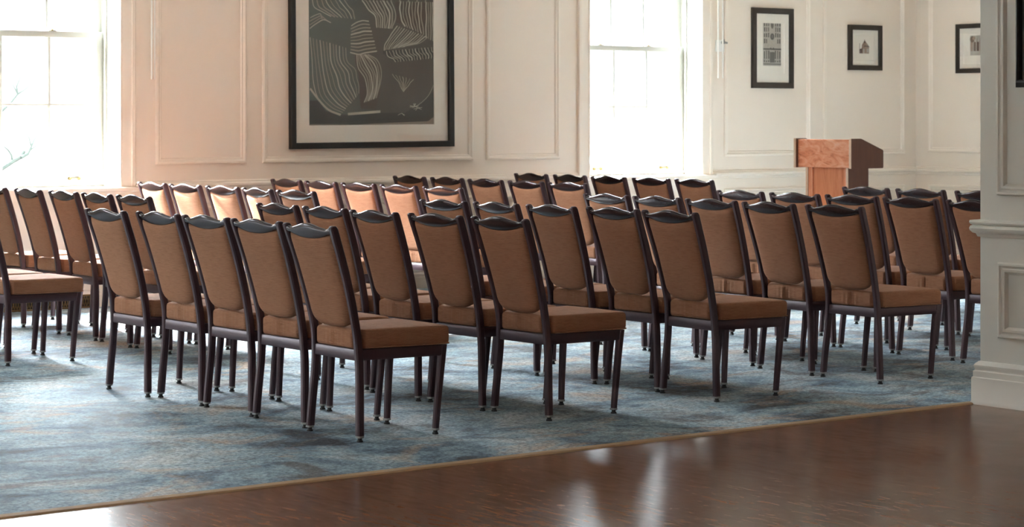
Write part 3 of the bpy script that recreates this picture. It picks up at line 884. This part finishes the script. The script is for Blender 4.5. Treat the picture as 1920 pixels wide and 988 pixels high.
def art_waves(t, x0, z0, x1, z1):
    """abstract of combed, rippling bands over a dark ground (in a generic design of its own)"""
    def P(cx, cy):     # 0..1400 across, downwards; 1500 tall per 0.98 m
        return (x0 + .004 + (cx - 240) / 1392 * (x1 - x0), z0 + .004 + (1400 - cy) / 1400 * .972)
    S = [(rect(x0, z0, x1, z1), 0)]
    def poly(pts, mi): S.append(([P(*p) for p in pts], mi))
    def cr(pts, n=22):
        out = []
        for i in range(n + 1):
            s = i / n * (len(pts) - 1); k = min(int(s), len(pts) - 2)
            tabx = [(j, p[0]) for j, p in enumerate(pts)]; taby = [(j, p[1]) for j, p in enumerate(pts)]
            out.append((interp(tabx, s), interp(taby, s)))
        return out
    def ribbon(pts, w, mi):
        q = [P(*p) for p in pts]
        for a, b in zip(q[:-1], q[1:]):
            d = Vector((b[0] - a[0], b[1] - a[1])); 
            if d.length < 1e-6: continue
            n = Vector((-d.y, d.x)).normalized() * w / 2; e = d.normalized() * w * .25
            S.append(([(a[0] - n.x - e.x, a[1] - n.y - e.y), (b[0] - n.x + e.x, b[1] - n.y + e.y), (b[0] + n.x + e.x, b[1] + n.y + e.y), (a[0] + n.x - e.x, a[1] + n.y - e.y)], mi))
    def comb(A, B, n, w=.008, mi=1, jit=6):
        A = cr(A); B = cr(B)
        for k in range(n):
            f = (k + .5 * 0) / (n - 1)
            ph = random.random() * 6
            ribbon([(a[0] + (b[0] - a[0]) * f + jit * math.sin(ph + i * .5) * .5, a[1] + (b[1] - a[1]) * f) for i, (a, b) in enumerate(zip(A, B))], w * (.7 + .6 * random.random()), mi if k % 3 else 2)
    # dark shape along the bottom
    poly([(240, 1130), (330, 1130), (420, 1250), (620, 1290), (1000, 1270), (1300, 1270), (1450, 1180), (1632, 1030), (1632, 1330), (1560, 1370), (1100, 1385), (700, 1400), (240, 1392)], 3)
    poly([(240, 1392), (700, 1400), (1100, 1385), (1560, 1370), (1632, 1320), (1632, 1410), (240, 1410)], 5)
    poly([(740, 610), (900, 610), (1010, 690), (1030, 850), (1010, 1080), (960, 1230), (800, 1220), (780, 1000), (780, 850), (740, 700)], 4)
    poly([(1190, 0), (1540, 0), (1530, 380), (1300, 270), (1200, 240)], 4)
    poly([(1050, 540), (1120, 560), (1620, 530), (1630, 650), (1180, 690), (1050, 600)], 3)
    poly([(1040, 720), (1480, 660), (1632, 680), (1632, 960), (1500, 1120), (1380, 1210), (1060, 1240)], 6)
    comb([(250, 430), (275, 700), (285, 930), (330, 1100), (450, 1230), (580, 1285)], [(640, 540), (650, 690), (740, 780), (760, 880), (775, 960), (780, 1050)], 12, .009)
    comb([(270, 0), (300, 90), (380, 140), (480, 190)], [(620, 0), (680, 80), (720, 130), (738, 210)], 8, .009)
    comb([(700, 290), (770, 245), (830, 228), (890, 235)], [(690, 590), (780, 610), (860, 590), (980, 570)], 10, .010)
    comb([(760, 620), (770, 760), (850, 880), (870, 1040), (840, 1150)], [(880, 610), (985, 670), (1025, 790), (1020, 930), (970, 1100)], 9, .009)
    comb([(820, 0), (890, 100), (960, 170), (985, 300)], [(1140, 0), (1190, 110), (1185, 220), (1150, 310)], 9, .011)
    comb([(1250, 0), (1245, 100), (1260, 200), (1300, 280)], [(1490, 0), (1485, 130), (1500, 260), (1515, 370)], 8, .010)
    comb([(1545, 0), (1545, 200), (1540, 410)], [(1622, 0), (1622, 200), (1625, 440)], 4, .010)
    comb([(1210, 280), (1130, 400), (1080, 480), (1060, 560)], [(1560, 400), (1470, 470), (1390, 490), (1300, 510)], 14, .009)
    comb([(1085, 570), (1110, 630), (1170, 660), (1190, 690)], [(1600, 520), (1610, 560), (1630, 590), (1632, 640)], 15, .009)
    comb([(1150, 830), (1220, 920), (1270, 1020)], [(1390, 890), (1340, 950), (1280, 1030)], 7, .006)
    comb([(250, 210), (310, 180), (360, 165), (380, 220)], [(250, 330), (320, 270), (400, 230), (470, 260)], 4, .007)
    ribbon(cr([(250, 1000), (330, 1110), (440, 1230), (570, 1290)]), .016, 2)
    ribbon(cr([(1630, 940), (1560, 1080), (1450, 1180), (1380, 1215)]), .006, 1)
    ribbon(cr([(660, 1282), (850, 1268), (1010, 1256)]), .020, 2)
    for k in range(16):
        a = random.random() * 6.3; cx, cy = random.choice(((1400, 1200), (1255, 1275), (1440, 1215)))
        ribbon([(cx, cy), (cx + math.cos(a) * 50, cy + math.sin(a) * 35)], .004, 2)
    # the top part of the sheet, above the picture's edge of view, carries on the same bands
    for k in range(14):
        xa = 260 + k * 98
        ribbon(cr([(xa, 0), (xa + 40, -300), (xa - 60, -700), (xa + 30, -1150)]), .010, 1)
    # clip every shape to the sheet
    out = []
    for pl, mi in S:
        pl = [(min(max(x, x0), x1), min(max(z, z0), z1)) for x, z in pl]
        ar = abs(sum(pl[i][0] * pl[(i + 1) % len(pl)][1] - pl[(i + 1) % len(pl)][0] * pl[i][1] for i in range(len(pl))))
        if ar > 1e-7: out.append((pl, mi))
    flatmesh_fine('artwork', t, out, [M_ag, A_line, A_linel, A_dark, A_brown, A_tan, A_taupe])
def flatmesh_fine(name, t, shapes, mats):
    b = bmesh.new(); n = len(shapes)
    for k, (poly, mi) in enumerate(shapes):
        f = b.faces.new([b.verts.new((x, -.005 - .0035 * k / n, z)) for x, z in poly]); f.material_index = mi
    b.normal_update()
    for f in b.faces:
        if f.normal.y > 0: f.normal_flip()
    me = bpy.data.meshes.new(name); b.to_mesh(me); b.free()
    for m in mats: me.materials.append(m)
    o = bpy.data.objects.new(name, me); COL.objects.link(o); o.parent = t

picture('framed_abstract', 'large black-framed abstract of rippling bands on the wall between the windows', 1.534, 1.95, .047, (.137, .137, .137), ((8.792, YW, 1.128), 0), M_black, .045, art_waves, 'picture', math.radians(-.35))
picture('framed_print', 'tall dark-framed ornamental black-and-white print, right of the right window', .513, .725, .052, (.085, .085, .058), ((13.634, YW, 1.635), 0), M_umber, .03, art_facade, 'picture')
picture('framed_print', 'small dark-framed sepia house print above the lectern', .444, .424, .047, (.05, .05, .05), ((14.867, YW, 1.813), 0), M_umber, .03, art_house, 'picture')
picture('framed_print', 'dark-framed print on the end wall, partly hidden by the pillar', .56, .46, .043, (.05, .05, .05), ((XR, 13.885, 1.785), -PI / 2), M_umber, .03, art_trees, 'picture')
def art_plain(t, x0, z0, x1, z1):
    flatmesh('print', t, [(rect(x0, z0, x1, z1), 0)], [I_mid])
# picture on the pillar face, only its corner is in view
t = empty('framed_picture', (XP, 6.775, 1.512), -PI / 2); tag(t, 'black-framed picture hanging on the pale grey pillar at the right edge', 'picture')
bm = bmesh.new(); mitre_frame(bm, 0, 0, .62, .85, [(0, 0), (0, .016), (.022, .042), (.030, .044), (.036, .036), (.036, .008), (.03, 0)]); obj('frame', bm, M_black, t, smooth=20)
bm = bmesh.new(); box(bm, (.030, -.012, .030), (.59, -.004, .82)); obj('print', bm, I_dark, t, smooth=0)
bm = bmesh.new(); box(bm, (.032, -.020, .032), (.588, -.018, .818)); obj('glazing', bm, M_glazing, t, smooth=0)

# white drapery wands beside the windows
def wand(x, z0, label, r=.0062):
    b = bmesh.new()
    t = empty('drapery_wand', (x, YW - .062, z0)); tag(t, label, 'wand')
    cyl(b, (0, 0, 0), (0, 0, 3.20 - z0), r, r, 12); cyl(b, (0, 0, -.004), (0, 0, .0), r * .6, r, 12); obj('rod', b, M_plastic, t)
    b = bmesh.new(); cyl(b, (0, 0, 3.20 - z0), (0, .005, 3.225 - z0), .003); cyl(b, (0, .062, 3.222 - z0), (0, 0, 3.222 - z0), .003); obj('hook', b, M_grey, t)
wand(7.588, 1.652, 'thicker white drapery wand hanging just right of the left window', .0068)
wand(7.612, 1.652, 'thinner cream drapery wand hanging right of the thicker one by left window', .0045)
wand(13.179, 1.721, 'white drapery wand hanging close to the right window casing', .0072)
wand(13.235, 1.721, 'white drapery wand hanging between the wall cleat and the right window wand', .0066)
t = empty('wall_cleat', (13.255, YW, 2.015)); tag(t, 'small grey metal cleat on the wall behind the wands, by right window', 'cleat')
b = bmesh.new(); box(b, (-.055, -.010, -.06), (.055, 0, .045), .003); obj('backplate', b, M_plastic, t, smooth=30)
b = bmesh.new(); cyl(b, (.02, -.008, .022), (.02, -.036, .022), .014); cyl(b, (.0, -.034, .026), (.058, -.034, .018), .0085); cyl(b, (.02, -.034, .02), (.02, -.034, .05), .007); obj('lever', b, M_grey, t)

# ------------------------------------------------------------------ light
SKY = 1.9
w = bpy.data.worlds.new('daylight'); sc.world = w; w.use_nodes = True
wt = w.node_tree; bg = wt.nodes['Background']
tc = wt.nodes.new('ShaderNodeTexCoord'); dt = wt.nodes.new('ShaderNodeVectorMath'); dt.operation = 'DOT_PRODUCT'
dt.inputs[1].default_value = Vector((-.22, .72, .65)).normalized()
wt.links.new(tc.outputs['Generated'], dt.inputs[0])
def wmath(op, a, b):
    nd = wt.nodes.new('ShaderNodeMath'); nd.operation = op
    for k_, v_ in ((0, a), (1, b)):
        if isinstance(v_, (int, float)): nd.inputs[k_].default_value = v_
        else: wt.links.new(v_, nd.inputs[k_])
    return nd.outputs[0]
glow = wmath('POWER', wmath('MAXIMUM', dt.outputs['Value'], 0.0), 2.0)
sx = wt.nodes.new('ShaderNodeSeparateXYZ'); wt.links.new(tc.outputs['Generated'], sx.inputs[0])
mr = wt.nodes.new('ShaderNodeMapRange'); mr.interpolation_type = 'SMOOTHSTEP'
mr.inputs[1].default_value = .09; mr.inputs[2].default_value = .48; mr.inputs[3].default_value = .036; mr.inputs[4].default_value = 1.0
wt.links.new(sx.outputs[2], mr.inputs[0])
dome = wmath('ADD', wmath('MULTIPLY', glow, SKY * 3.0), SKY)
wt.links.new(wmath('MULTIPLY', dome, mr.outputs[0]), bg.inputs[1])
bg.inputs[0].default_value = (.84, .93, 1.0, 1)
try:
    w.cycles.sampling_method = 'AUTOMATIC'
except Exception:
    pass
S = bpy.data.lights.new('sun', 'SUN'); S.energy = 3.2; S.angle = math.radians(.6); S.color = (1.0, .93, .82)
so = bpy.data.objects.new('sun', S); COL.objects.link(so)
so.rotation_euler = Vector((.30, -1.0, -.87)).to_track_quat('-Z', 'Y').to_euler()

sc.view_settings.view_transform = 'Standard'
sc.view_settings.look = 'None'
sc.view_settings.exposure = 4.95
sc.view_settings.gamma = 1.0
sc.view_settings.use_curve_mapping = False
cy = sc.cycles
cy.use_denoising = True
try:
    cy.denoiser = 'OPENIMAGEDENOISE'; cy.denoising_input_passes = 'RGB_ALBEDO_NORMAL'
except Exception:
    pass
cy.max_bounces = 10; cy.diffuse_bounces = 6; cy.glossy_bounces = 4; cy.transparent_max_bounces = 16
cy.sample_clamp_indirect = 8.0
cy.caustics_reflective = False; cy.caustics_refractive = False
